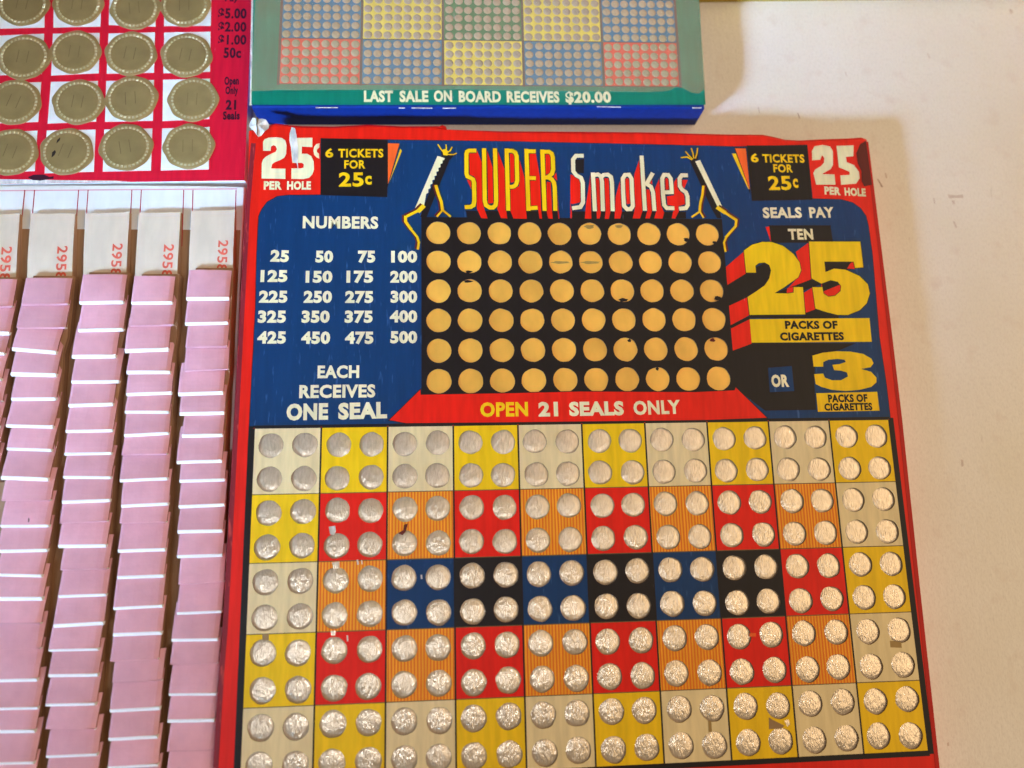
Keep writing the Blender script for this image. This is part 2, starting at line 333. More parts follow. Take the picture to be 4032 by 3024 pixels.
mb.poly([(-4.062,8.123),(-0.518,8.140),(-0.529,7.827),(-4.001,7.832)], up(2), 'black'); mb.poly([(-0.052,8.132),(4.391,8.150),(4.371,7.871),(-0.064,7.839)], up(2), 'black')
RED = [[(-3.903,10.449),(-3.618,10.465),(-3.603,10.584),(-3.427,10.100),(-3.407,8.347),(-3.243,7.819),(-3.485,7.829),(-3.641,8.207),(-3.636,9.275),(-3.719,9.508),(-3.892,9.600)], [(-4.004,9.376),(-3.813,9.343),(-3.814,8.923)],
       [(-3.210,10.578),(-3.025,9.917),(-3.020,8.443),(-3.215,8.418)], [(-2.803,10.560),(-2.566,9.828),(-2.538,8.123),(-2.501,7.824),(-2.739,7.834),(-2.872,8.213),(-2.833,8.561)], [(-2.342,10.472),(-2.188,10.450),(-2.183,9.314),(-2.348,9.266)],
       [(-1.994,10.262),(-1.815,9.507),(-1.787,8.129),(-1.763,7.818),(-2.273,7.826),(-2.375,8.125),(-2.354,8.996),(-2.023,9.128)], [(-1.590,10.482),(-1.345,10.510),(-1.220,9.514),(-1.208,8.134),(-1.185,7.822),(-1.283,7.833),(-1.344,8.342),(-1.606,8.339)],
       [(-0.969,10.467),(-0.790,10.470),(-0.798,9.708),(-0.985,9.611)], [(-0.961,9.328),(-0.807,9.306),(-0.799,8.137),(-0.781,7.825),(-0.955,7.835),(-1.000,8.136)], [(-0.690,9.520),(-0.583,9.711),(-0.557,9.380)], [(-0.562,9.050),(-0.551,8.139),(-0.522,7.827),(-0.562,7.826),(-0.579,8.139)],
       [(-0.033,9.647),(0.349,9.460),(0.332,8.512),(-0.005,8.424),(-0.079,8.461)], [(-0.084,8.555),(-0.039,8.132),(-0.050,7.852),(-0.107,7.851)], [(0.739,9.636),(0.697,7.835),(0.445,7.843),(0.514,8.381)], [(0.936,9.489),(1.077,9.491),(1.074,8.092),(1.016,7.847),(0.908,7.846),(0.916,8.221)], [(1.280,9.493),(1.443,9.495),(1.437,8.094),(1.372,7.840),(1.210,7.839),(1.261,8.126)], [(1.870,9.383),(1.892,8.131),(1.806,7.853),(1.589,7.851),(1.681,8.753)],
       [(2.090,9.502),(2.260,9.504),(2.254,8.478),(2.095,8.427)], [(2.693,10.315),(2.687,8.170),(2.575,7.858),(2.295,7.866),(2.397,8.233),(2.451,9.657)], [(2.889,9.062),(3.014,9.047),(3.063,8.173),(2.950,7.861),(2.782,7.869),(2.875,8.171)], [(3.134,9.464),(3.138,9.264),(3.031,9.330)],
       [(3.421,9.501),(3.422,8.406),(3.529,8.111),(3.451,7.864),(3.132,7.872),(3.229,8.174),(3.232,9.099)], [(3.669,9.521),(3.796,9.522),(3.778,9.055),(3.646,9.054)], [(3.675,8.778),(3.952,8.807),(4.008,9.374),(4.121,9.543),(4.151,9.042),(4.359,8.845),(4.371,8.464),(4.107,8.379),(4.097,8.148),(3.947,7.868),(3.806,7.877),(3.949,8.377),(3.684,8.425)], [(4.300,9.461),(4.548,9.464),(4.384,9.111),(4.293,9.177)]]
for p in RED: mb.poly(p, up(3), 'red')
mb.poly([(0.179,10.250),(0.524,10.288),(0.489,9.692),(0.193,9.698)], up(3), 'black')
for p in sup: mb.stroke(p, 0.205, up(4), 'black')
for p in smo: mb.stroke(p, 0.205, up(4), 'black', closed=(p is smo[4]))
mb.build('title_shading', pb)
mb = MB()
for i, p in enumerate(sup): mb.stroke(p, 0.16, up(5)+0.0006*i, 'yellow')
for i, p in enumerate(smo): mb.stroke(p, 0.16, up(5)+0.0006*i, W, closed=(p is smo[4]))
mb.build('title_lettering', pb)

# the two striding cigarettes with crowns of tobacco
mb = MB()
mb.poly([(-4.889,10.260),(-4.639,10.216),(-5.519,7.857),(-5.764,7.855),(-5.613,8.318)], up(3), 'black')
mb.poly([(-4.975,10.536),(-4.820,10.657),(-4.667,10.492),(-4.471,10.376),(-4.626,10.183),(-4.954,10.297)], up(3), 'black')
mb.poly([(-5.107,10.333),(-4.832,10.242),(-4.867,10.156),(-4.911,10.165),(-4.921,10.036),(-5.000,10.002),(-4.992,9.879),(-5.079,9.840),(-5.067,9.717),(-5.154,9.678),(-5.146,9.537),(-5.229,9.508),(-5.221,9.371),(-5.308,9.338),(-5.300,9.206),(-5.387,9.158),(-5.378,9.018),(-5.457,8.971),(-5.457,8.831),(-5.535,8.783),(-5.613,8.318),(-5.949,8.213)], up(4), W)
for p in ([(-4.857,10.451),(-4.987,10.631),(-5.092,10.811)], [(-4.813,10.466),(-4.768,10.634),(-4.784,10.807)], [(-4.769,10.453),(-4.623,10.550),(-4.547,10.710)], [(-4.734,10.396),(-4.514,10.389),(-4.373,10.449)]): mb.stroke(p, 0.075, up(4), 'black'); mb.stroke(p, 0.045, up(5), 'yellow')
mb.poly([(-4.909,10.584),(-4.776,10.634),(-4.698,10.492),(-4.734,10.348),(-4.888,10.370)], up(5.2), 'yellow')
for p, w_ in (([(-5.178,9.137),(-5.084,8.788),(-4.973,8.463),(-4.924,8.115)], .17), ([(-4.923,8.139),(-5.141,7.869)], .11), ([(-4.923,8.139),(-4.794,8.024),(-4.623,7.873)], .11), ([(-5.613,8.318),(-5.850,8.062)], .26), ([(-5.829,8.108),(-6.258,7.875)], .17), ([(-6.301,7.897),(-6.300,7.668),(-6.085,7.349)], .17), ([(-6.107,7.372),(-5.871,7.068),(-5.807,6.850),(-5.850,6.570)], .13)):
    mb.stroke([(x-.07, y+.03) for x, y in p], w_*.75, up(4.4), 'stain'); mb.stroke(p, w_*.64, up(5), 'yellow')
mb.build('cigarette_figure', pb)
mb = MB()
mb.poly([(4.689,10.238),(4.924,10.300),(5.676,8.368),(5.777,7.894),(5.594,7.892),(5.416,8.247)], up(3), 'black'); mb.poly([(4.634,10.433),(4.873,10.559),(5.066,10.659),(5.018,10.316),(4.718,10.190)], up(3), 'black')
mb.poly([(4.897,10.241),(5.095,10.302),(5.884,8.217),(5.640,8.368)], up(4), W)
for p in ([(4.772,10.298),(4.587,10.422),(4.331,10.390)], [(4.802,10.328),(4.660,10.482),(4.534,10.657)], [(4.850,10.363),(4.829,10.582),(4.775,10.797)], [(4.906,10.363),(4.991,10.585),(5.030,10.806)]): mb.stroke(p, 0.075, up(4), 'black'); mb.stroke(p, 0.045, up(5), 'yellow')
for p, w_ in (([(5.145,9.226),(5.080,8.841),(4.961,8.458),(4.920,8.148)], .15), ([(4.930,8.162),(4.586,7.923)], .11), ([(4.921,8.162),(5.057,7.898)], .10), ([(5.606,8.344),(5.931,8.108)], .24), ([(5.909,8.122),(6.342,7.812)], .16), ([(6.345,7.850),(6.289,7.566),(5.850,7.092)], .15), ([(5.899,7.139),(5.780,6.904),(5.813,6.522)], .12)):
    mb.stroke([(x+.07, y+.03) for x, y in p], w_*.75, up(4.4), 'stain'); mb.stroke(p, w_*.64, up(5), 'yellow')
mb.build('cigarette_figure', pb)

# numbers and rules on the left
mb = MB()
mb.text('NUMBERS', *[(-10.060,7.416),(-7.308,7.410)], 0.46, up(2), W, .03)
for a in (('25', [(-11.180,6.126),(-10.519,6.105)]), ('50', [(-9.566,6.099),(-8.929,6.100)]), ('75', [(-8.030,6.098),(-7.400,6.100)]), ('100', [(-6.823,6.101),(-5.871,6.103)]),
          ('125', [(-11.500,5.351),(-10.544,5.351)]), ('150', [(-9.897,5.325),(-8.937,5.325)]), ('175', [(-8.434,5.326),(-7.467,5.326)]), ('200', [(-6.851,5.326),(-5.871,5.326)]),
          ('225', [(-11.522,4.572),(-10.519,4.570)]), ('250', [(-9.945,4.565),(-8.937,4.563)]), ('275', [(-8.466,4.558),(-7.458,4.556)]), ('300', [(-6.833,4.564),(-5.871,4.562)]),
          ('325', [(-11.533,3.828),(-10.547,3.824)]), ('350', [(-9.997,3.822),(-9.003,3.818)]), ('375', [(-8.469,3.816),(-7.470,3.812)]), ('400', [(-6.857,3.823),(-5.870,3.819)]),
          ('425', [(-11.522,3.061),(-10.522,3.055)]), ('450', [(-9.987,3.044),(-8.969,3.038)]), ('475', [(-8.446,3.034),(-7.432,3.028)]), ('500', [(-6.835,3.046),(-5.870,3.041)])):
    mb.text(a[0], *a[1], 0.43, up(2), W, .04)
mb.text('EACH', *[(-9.382,1.782),(-7.923,1.781)], 0.44, up(2), W, .03); mb.text('RECEIVES', *[(-9.997,1.073),(-7.345,1.072)], 0.45, up(2), W, .03)
mb.text('ONE', *[(-10.411,0.298),(-8.977,0.311)], 0.56, up(2), W, .04); mb.text('SEAL', *[(-8.625,0.306),(-6.925,0.333)], 0.56, up(2), W, .04)
mb.build('number_table', pb)

# prize panel on the right
mb = MB()
mb.poly([(5.633,2.977),(10.576,2.917),(9.959,2.670),(9.359,2.531),(8.877,2.002),(8.791,1.387),(8.754,0.395),(6.819,0.390),(5.736,1.266)], up(1.6), 'black')
mb.poly([(7.610,7.621),(10.091,7.637),(10.116,6.924),(7.636,6.903)], up(2), 'black'); mb.poly([(7.480,7.549),(7.628,7.565),(7.642,6.913)], up(2.3), 'red')
mb.poly([(5.779,5.919),(6.532,6.543),(6.570,5.661),(5.765,5.183)], up(2), 'red'); mb.poly([(5.752,5.192),(6.573,5.689),(7.313,6.107),(7.556,6.024),(7.532,5.515),(7.226,5.146),(6.521,4.713),(5.768,4.382)], up(2.2), 'black')
mb.poly([(5.768,4.382),(6.522,4.726),(6.552,4.032),(5.760,3.626)], up(2.4), 'red')
mb.poly([(8.589,6.541),(9.133,6.920),(9.111,5.446),(7.925,4.871),(8.579,5.516),(8.721,5.794)], up(2), 'red'); mb.poly([(7.587,4.889),(8.174,5.100),(9.073,5.433),(9.490,5.257),(9.095,5.109),(8.333,4.871),(8.105,4.862)], up(2.2), 'black')
mb.poly([(8.103,5.077),(8.383,5.146),(8.355,4.861),(8.060,4.862)], up(2.4), 'red'); mb.poly([(8.697,4.870),(9.105,5.118),(9.133,4.252),(8.710,4.103)], up(2.3), 'red')
mb.poly([(8.711,4.112),(9.113,4.275),(10.017,4.008),(10.011,3.953),(8.695,3.958)], up(2.2), 'black')
mb.poly([(9.479,5.377),(10.398,5.378),(10.315,4.639),(9.401,4.640)], up(2.2), 'red'); mb.poly([(9.484,5.424),(10.311,5.424),(10.245,5.239),(9.479,4.939)], up(2.4), 'black')
mb.poly([(9.676,6.146),(10.864,6.149),(10.879,5.868),(9.628,5.693)], up(2.2), 'black'); mb.poly([(10.555,5.867),(10.708,6.078),(10.846,6.149),(10.877,5.854)], up(2.4), 'red')
mb.poly([(5.770,3.525),(6.533,3.912),(6.528,2.923),(5.788,2.662)], up(2), 'red'); mb.stroke([(5.774,3.569),(6.535,3.935)], 0.12, up(2.6), 'black')
mb.stroke([(6.538,3.971),(10.008,3.923)], 0.10, up(2.3), 'black')
A2 = [(6.535,6.580),(6.874,6.815),(7.296,6.939),(7.662,6.932),(8.106,6.774),(8.487,6.447),(8.685,6.120),(8.721,5.794),(8.579,5.516),(8.237,5.284),(7.946,5.091),(7.587,4.885),(8.106,4.871),(8.337,4.907),(8.358,5.123),(8.722,5.123),(8.704,4.048),(6.543,4.032),(6.523,4.735),(6.894,4.963),(7.230,5.192),(7.437,5.468),(7.534,5.792),(7.485,6.001),(7.313,6.107),(7.083,6.079),(6.937,5.976),(6.936,5.699),(6.551,5.698)]
A5 = [(9.151,6.957),(11.206,6.967),(11.209,5.915),(10.872,5.891),(10.846,6.149),(9.676,6.146),(9.677,5.726),(10.037,5.866),(10.494,5.820),(11.019,5.564),(11.305,5.239),(11.344,4.868),(11.169,4.476),(10.861,4.202),(10.383,4.021),(9.973,4.022),(9.530,4.137),(9.127,4.275),(9.096,5.123),(9.489,5.123),(9.508,4.870),(9.686,4.741),(9.964,4.777),(10.191,4.961),(10.237,5.169),(10.118,5.340),(9.849,5.401),(9.467,5.262),(9.100,5.470)]
for p in (A2, A5): mb.stroke(p, 0.05, up(2.8), 'black', closed=True)
mb.poly([(7.075,1.995),(7.990,2.054),(7.987,1.111),(7.057,1.078)], up(2.4), 'blue')
for p in ([(6.529,3.867),(11.215,3.896),(11.196,2.967),(6.531,2.959)], [(8.819,1.015),(11.177,1.046),(11.181,0.334),(8.813,0.321)]): mb.poly(p, up(2.8), 'yellow')
o = mb.build('prize_panel', pb); mb = MB()
mb.poly(A2, up(3.2), 'yellow'); mb.poly(A5, up(3.2), 'yellow')
mb.poly([(8.820,2.446),(9.226,2.554),(9.772,2.608),(10.312,2.591),(10.799,2.498),(11.095,2.317),(11.164,2.138),(11.033,1.984),(10.642,1.921),(11.034,1.806),(11.211,1.583),(11.189,1.407),(10.966,1.233),(10.504,1.128),(9.963,1.090),(9.433,1.139),(9.044,1.253),(8.833,1.364),(8.818,1.738),(9.164,1.757),(9.215,1.602),(9.472,1.503),(9.830,1.499),(10.114,1.638),(10.087,1.793),(9.870,1.861),(9.603,1.885),(9.558,2.085),(9.853,2.118),(10.087,2.192),(10.051,2.281),(9.785,2.314),(9.422,2.286),(9.211,2.198),(9.192,2.021),(8.821,2.025)], up(3.2), 'yellow')
mb.build('prize_numeral', o); mb = MB()
mb.text('SEALS', *[(7.422,7.934),(8.983,7.955)], 0.42, up(3), W, .03); mb.text('PAY', *[(9.286,7.957),(10.281,7.974)], 0.42, up(3), W, .03)
mb.build('lettering', o); mb = MB(); mb.text('TEN', *[(8.354,7.057),(9.342,7.062)], 0.42, up(3), W, .03); mb.build('lettering', o); mb = MB(); mb.text('OR', *[(7.152,1.294),(7.819,1.300)], 0.44, up(3.2), W, .04)
mb.build('lettering', o); mb = MB()
mb.text('PACKS OF', *[(7.875,3.502),(9.924,3.493)], 0.30, up(3.4), 'black', .04); mb.text('CIGARETTES', *[(7.640,3.050),(10.124,3.054)], 0.30, up(3.4), 'black', .04)
mb.build('lettering', o); mb = MB()
mb.text('PACKS OF', *[(9.250,0.684),(10.766,0.687)], 0.28, up(3.4), 'black', .04); mb.text('CIGARETTES', *[(9.075,0.374),(10.917,0.376)], 0.26, up(3.4), 'black', .04)
mb.build('lettering', o)

# red banner under the seals
mb = MB()
BN = [(-5.755,1.310),(-5.746,1.121),(-4.611,1.132),(-2.536,1.142),(-0.012,1.174),(4.243,1.109),(5.727,1.157),(5.780,1.269),(6.852,0.127),(4.600,0.077),(0.785,0.085),(-2.974,0.095),(-6.250,0.112),(-6.843,0.229)]
mb.poly(BN, up(3.0), 'red'); mb.stroke(BN, 0.06, up(2.8), 'black', closed=True)
o = mb.build('open_banner', pb); mb = MB()
mb.text('OPEN', *[(-3.631,0.324),(-1.923,0.327)], 0.50, up(3.4), Y, .03); mb.text('21', *[(-1.548,0.314),(-0.837,0.317)], 0.50, up(3.4), W, .04)
mb.text('SEALS', *[(-0.435,0.316),(1.559,0.323)], 0.49, up(3.4), W, .04); mb.text('ONLY', *[(1.920,0.318),(3.651,0.345)], 0.49, up(3.4), W, .03)
mb.build('lettering', o)

# black seal panel with sixty round windows, gold foil behind each
PX0, PX1, PY0, PY1 = -5.72, 5.78, 1.04, 7.86
sx = [-5.09+10.25*i/9 for i in range(10)]; sy = [7.235-5.625*j/5 for j in range(6)]
bx = [PX0]+[(a+b)/2 for a, b in zip(sx, sx[1:])]+[PX1]; by = [PY1]+[(a+b)/2 for a, b in zip(sy, sy[1:])]+[PY0]
mb = MB(); k = 0
for i in range(10):
    for j in range(6):
        k += 1; mb.hole_tile(bx[i], bx[i+1], by[j+1], by[j], sx[i], sy[j], 0.447, up(2.6), 0.05, 'black', 'wall', seed=k, jag=0.05)
panel = mb.build('seal_panel', pb)
def dome(name, r, dz, m, z, seed, n=24, jag=0.02):
    mb = MB(); rings = [(0, dz), (0.45, dz*0.95), (0.75, dz*0.72), (0.92, dz*0.35), (1.0, 0)]
    P = [[(q*r*math.cos(2*math.pi*i/n), q*r*math.sin(2*math.pi*i/n), h+0.012*noise.noise(Vector((math.cos(6.283*i/n)*q*2+seed*5, math.sin(6.283*i/n)*q*2, seed)))) for i in range(n)] for q, h in rings[1:]]
    for i in range(n):
        mb.face([(0, 0, dz), P[0][i], P[0][(i+1) % n]], m)
    for a, b in zip(P, P[1:]):
        for i in range(n):
            j = (i+1) % n; mb.face([a[i], b[i], b[j], a[j]], m)
    return mb
seals = [dome('gold_seal', 0.50, 0.02, 'gold', 0, s).build('gold_seal', panel, origin=(0, 0, 0), smooth=True) for s in range(3)]
used = set()
for i in range(10):
    for j in range(6):
        q = rnd.randrange(3); place(seals[q], panel, (sx[i]+rnd.uniform(-.01, .01), sy[j]+rnd.uniform(-.01, .01), up(2.6)-0.05), rnd.uniform(-.2, .2), 1, first=q not in used); used.add(q)

M['olive_smudge'] = mat('olive_smudge', s2l((0.62, 0.50, 0.24)), rough=0.5, var=0.2, vscale=500)
for i, j, dx, dy, w_, h_, k_ in ((4, 1, 0, -.02, .34, .05, 'olive_smudge'), (5, 1, 0, -.02, .34, .055, 'olive_smudge'), (6, 2, .02, -.36, .17, .07, 'black'), (1, 1, -.02, -.39, .12, .05, 'black'), (8, 0, .30, -.22, .10, .08, 'black'), (9, 0, .25, -.33, .08, .06, 'black'),
                     (9, 2, .22, -.30, .15, .08, 'black'), (1, 2, -.05, .36, .16, .05, 'black'), (6, 4, .16, .33, .07, .06, 'black'), (9, 4, -.12, .33, .10, .07, 'stain'), (7, 5, .0, .38, .06, .06, 'black'), (5, 0, 0, .28, .18, .08, 'olive_smudge'), (6, 0, 0, .30, .14, .06, 'olive_smudge')):
    mb = MB(); n = 14
    mb.poly([(sx[i]+dx+w_*math.cos(a)*(1+.25*math.sin(5*a+i)), sy[j]+dy+h_*math.sin(a)*(1+.2*math.sin(3*a+j))) for a in (6.283*q/n for q in range(n))], up(3.2), k_)
    mb.build('smudge_mark', panel)

# the field of fifty squares, four holes each
RH = 2.2861
pal = {'c': 'cream', 'y': 'yellow', 'r': 'red', 'o': 'stripe', 'b': 'blue', 'k': 'black'}
rows = ['cycycycycy', 'yrororoROc'.lower(), 'cobkbkbkry', 'yrororoROc'.lower(), 'cycycycycy']
rows[1] = 'yrorororoc'; rows[3] = 'yrorororoc'
mb = MB(); caps = []
zt = up(2)
for c in range(10):
    x0 = -11.5+2.3*c+0.03; x1 = x0+2.24; xm = (x0+x1)/2
    for r in range(5):
        y1 = -RH*r-0.015; y0 = -RH*(r+1)+0.015; ym = y1+(y0-y1)*0.52; m = pal[rows[r][c]]
        for (a, b_, fx) in ((x0, xm, .255), (xm, x1, .765)):
            for (u_, v_, fy) in ((ym, y1, .265), (y0, ym, .775)):
                k += 1
                cx = x0+2.24*fx+rnd.uniform(-.02, .02); cy = y1-(y1-y0)*fy+rnd.uniform(-.02, .02)
                mb.hole_tile(a, b_, u_, v_, cx, cy, 0.43, zt, 0.085, m, 'wall', seed=k, jag=0.06); caps.append((cx, cy))
for c in range(1, 10): mb.rect(-11.5+2.3*c-0.03, -11.5+2.3*c+0.03, -RH*5, 0, zt, 'black')
mb.rect(-11.53, -11.47, -RH*5, 0, zt, 'black'); mb.rect(11.47, 11.53, -RH*5, 0, zt, 'black')
for c in range(10):
    for r in range(6): mb.rect(-11.47+2.3*c, -11.47+2.3*c+2.24, -RH*r-0.015, -RH*r+0.015, zt, 'seam' if 0 < r < 5 else 'black')
mb.rect(-11.69, -11.53, -RH*5-0.1, 0.06, zt, 'black'); mb.rect(11.53, 11.68, -RH*5-0.1, 0.06, zt, 'black')
mb.rect(-11.53, 11.53, 0.015, 0.10, zt, 'black'); mb.rect(-11.53, 11.53, -RH*5-0.16, -RH*5-0.015, zt, 'black')
field = mb.build('punch_field', pb)
capv = [dome('foil_cap', 0.47, 0.055, 'cap', 0, s).build('foil_cap', field, origin=(0, 0, 0), smooth=True) for s in range(6)]
caps.sort(key=lambda p: p[1]); used = set()
for cx, cy in caps[:100]:
    q = rnd.randrange(6); place(capv[q], field, (cx, cy, zt-0.085), rnd.uniform(0, 6.28), 1, first=q not in used); used.add(q)
mb = MB()
for n_, (cx, cy) in enumerate(caps[100:]):
    d = dome('', 0.47, 0.055, 'cap', 0, n_ % 6); b = len(mb.v); mb.mi('cap')
    mb.v += [(x+cx, y+cy, z+zt-0.085) for x, y, z in d.v]; mb.f += [tuple(b+i for i in f) for f in d.f]; mb.m += [0]*len(d.f)
o = mb.build('foil_caps', field, smooth=True); o['kind'] = 'stuff'

# wear: torn corner, peeled strip, scuffs between the holes
mb = MB()
fan = [(-12.150,11.519),(-12.023,11.781),(-11.905,11.724),(-11.810,11.750),(-11.683,11.740),(-11.521,11.672),(-11.405,11.509),(-11.424,11.331),(-11.546,11.200),(-11.688,11.057),(-11.780,10.980),(-11.875,11.101),(-11.948,11.240),(-12.123,11.390)]
cen = [(-11.809,11.454)][0]
for i, p in enumerate(fan):
    q = fan[(i+1) % len(fan)]; za = up(3)+0.09*((i*7) % 3)/2; zb = up(3)+0.09*(((i+1) % len(fan)*7) % 3)/2
    mb.face([(*cen, up(3)+0.10), (*q, zb), (*p, za)], 'fray')
mb.stroke([(-11.820,11.738),(-11.830,11.454),(-11.781,11.008)], 0.07, up(3)+0.13, 'seam', taper=(1, .4))
mb.build('torn_corner', pb)
mb = MB()
mb.poly([(-10.579,11.440),(-10.449,11.384),(-10.387,11.078),(-10.321,10.656),(-10.297,10.283),(-10.312,9.981),(-10.353,9.957),(-10.407,10.003),(-10.481,9.997),(-10.533,10.326),(-10.592,10.652),(-10.645,10.862),(-10.645,11.168)], up(4), 'fray')
mb.stroke([(-10.333,10.004),(-10.308,9.865),(-10.293,9.726)], 0.05, up(4), 'fray', taper=(1, .3))
mb.build('peeled_strip', pb)
mb = MB()
for p, k_ in (([(-8.871,-3.417),(-8.649,-3.391),(-8.623,-3.578),(-8.687,-3.709),(-8.821,-3.671)], 'fray'), ([(-8.734,-4.607),(-8.491,-4.592),(-8.465,-4.810),(-8.685,-4.847)], 'cap'), ([(-8.729,-6.834),(-8.578,-6.818),(-8.574,-6.987),(-8.704,-6.982)], 'cap'),
              ([(-6.319,-3.411),(-6.184,-3.370),(-6.251,-3.636),(-6.363,-3.766),(-6.520,-3.696),(-6.341,-3.589)], 'stain'), ([(5.992,-10.122),(6.102,-10.203),(6.516,-10.417),(6.408,-10.504),(5.967,-10.506)], 'wall'), ([(6.531,-10.266),(6.669,-10.226),(6.721,-10.380),(6.613,-10.452)], 'cap'),
              ([(-10.962,-6.852),(-10.739,-6.860),(-10.738,-7.056),(-10.942,-7.049)], 'wall'), ([(10.568,-7.799),(10.979,-7.861),(10.972,-8.052),(10.565,-8.022)], 'faint'), ([(3.881,-10.157),(3.996,-10.162),(3.987,-10.508),(3.872,-10.503)], 'faint'), ([(5.562,-7.375),(5.782,-7.383),(5.773,-7.493),(5.551,-7.501)], 'orange'),
              ([(-8.209,-6.990),(-8.153,-6.986),(-8.143,-7.175),(-8.187,-7.189)], 'fray'), ([(-7.917,-4.542),(-7.860,-4.539),(-7.826,-4.697),(-7.884,-4.717)], 'fray'), ([(-7.762,-4.568),(-7.718,-4.569),(-7.707,-4.700),(-7.742,-4.699)], 'fray'), ([(-5.755,-5.104),(-5.701,-5.096),(-5.684,-5.236),(-5.746,-5.243)], 'fray'), ([(3.931,-9.047),(4.006,-8.942),(4.063,-9.068)], 'wall')):
    mb = MB(); mb.poly(p, up(2.5), k_); mb.build('scuff_mark', pb)

# ---------------------------------------------------------------- green and blue punchboard under cellophane
M['blue_side'] = ink('bright_blue_paper', (0.0, 0.17, 0.48), scuff_amt=0.0)
M['green'] = ink('green_ink', (0.03, 0.46, 0.37), scuff_amt=0.06)
M['g_yellow'] = ink('pale_yellow_ink', (0.95, 0.84, 0.34)); M['g_blue'] = ink('mid_blue_ink', (0.16, 0.43, 0.63)); M['g_red'] = ink('coral_ink', (0.93, 0.28, 0.24)); M['g_green'] = ink('leaf_green_ink', (0.16, 0.44, 0.27))
M['g_line'] = ink('brown_line', (0.33, 0.25, 0.27)); M['dot'] = mat('paper_plug', s2l((0.66, 0.58, 0.50)), rough=0.7, var=0.12, vscale=400, rand=0.08)
def film_material():
    m = bpy.data.materials.new('cloudy_cellophane'); m.use_nodes = True; nt = m.node_tree; N = nt.nodes; L = nt.links
    for n in list(N):
        if n.type != 'OUTPUT_MATERIAL': N.remove(n)
    tr = N.new('ShaderNodeBsdfTransparent'); tr.inputs[0].default_value = (0.97, 0.95, 0.92, 1)
    df = N.new('ShaderNodeBsdfDiffuse'); df.inputs[0].default_value = (*s2l((0.84, 0.76, 0.60)), 1)
    gl = N.new('ShaderNodeBsdfGlossy'); gl.inputs['Roughness'].default_value = 0.28
    geo = N.new('ShaderNodeNewGeometry'); n = N.new('ShaderNodeTexNoise'); n.inputs['Scale'].default_value = 90; n.inputs['Detail'].default_value = 4
    L.new(geo.outputs['Position'], n.inputs['Vector'])
    r = N.new('ShaderNodeMapRange'); r.inputs[3].default_value = 0.16; r.inputs[4].default_value = 0.34; L.new(n.outputs['Fac'], r.inputs[0])
    a = N.new('ShaderNodeMixShader'); L.new(r.outputs[0], a.inputs[0]); L.new(tr.outputs[0], a.inputs[1]); L.new(df.outputs[0], a.inputs[2])
    b = N.new('ShaderNodeMixShader'); b.inputs[0].default_value = 0.04; L.new(a.outputs[0], b.inputs[1]); L.new(gl.outputs[0], b.inputs[2])
    bp = N.new('ShaderNodeBump'); bp.inputs['Strength'].default_value = 0.4; bp.inputs['Distance'].default_value = 0.001; L.new(n.outputs['Fac'], bp.inputs['Height']); L.new(bp.outputs[0], gl.inputs['Normal'])
    out = [x for x in N if x.type == 'OUTPUT_MATERIAL'][0]; L.new(b.outputs[0], out.inputs[0]); return m
M['film'] = film_material()
gb = thing('punchboard', 'green topped blue sided punchboard under cloudy cellophane, reading LAST SALE ON BOARD RECEIVES $20.00', 'punchboard', (-3.3, 15, 0))
mb = MB()
gout = [(-12.10, 12.25), (5.46, 12.55), (5.62, 23.5), (-12.45, 23.5)]
mb.prism(gout, [(0.04, 0), (0, 0.05), (0, 1.24), (0.03, 1.285), (0.06, 1.298)], 'blue_side')
mb.build('board_body', gb)
mb = MB(); mb.poly([(-12.218,16.817),(-12.120,12.847),(-12.108,12.341),(0.179,12.586),(5.497,12.692),(5.576,17.395)] , up(1), 'green')
mb.poly([gout[2], gout[3]]+[(-12.218,16.817),(5.576,17.395)], up(1), 'green')
mb.stroke([(-12.14, 12.3), (-12.24, 16), (-12.40, 23)], 0.07, up(1.5), 'fray')
face = mb.build('green_face', gb); mb = MB()
for wd_, p in (('LAST', [(-7.900,12.561),(-6.793,12.584)]), ('SALE', [(-6.546,12.589),(-5.443,12.611)]), ('ON', [(-5.230,12.625),(-4.531,12.640)]), ('BOARD', [(-4.272,12.630),(-2.633,12.654)]), ('RECEIVES', [(-2.408,12.658),(-0.342,12.690)]), ('$20.00', [(-0.100,12.685),(1.710,12.732)])):
    mb.text(wd_, *p, 0.46, up(2.2), W, .035)
for p in ([(-9.726,12.326),(-8.879,12.342),(-8.877,12.212),(-9.701,12.196)], [(-6.589,12.368),(-6.337,12.373),(-6.337,12.256),(-6.579,12.252)], [(-6.094,12.378),(-5.297,12.384),(-5.298,12.276),(-6.085,12.261)], [(-4.898,12.392),(-4.385,12.402),(-4.386,12.289),(-4.898,12.279)], [(1.119,12.605),(2.087,12.609),(2.077,12.425),(1.134,12.431)], [(4.945,12.581),(5.320,12.588),(5.314,12.503),(4.962,12.496)]):
    mb.stroke([((p[0][0]+p[3][0])/2, (p[0][1]+p[3][1])/2), ((p[1][0]+p[2][0])/2, (p[1][1]+p[2][1])/2)], 0.045, up(1.4), 'fray')
mb.build('lettering', face)
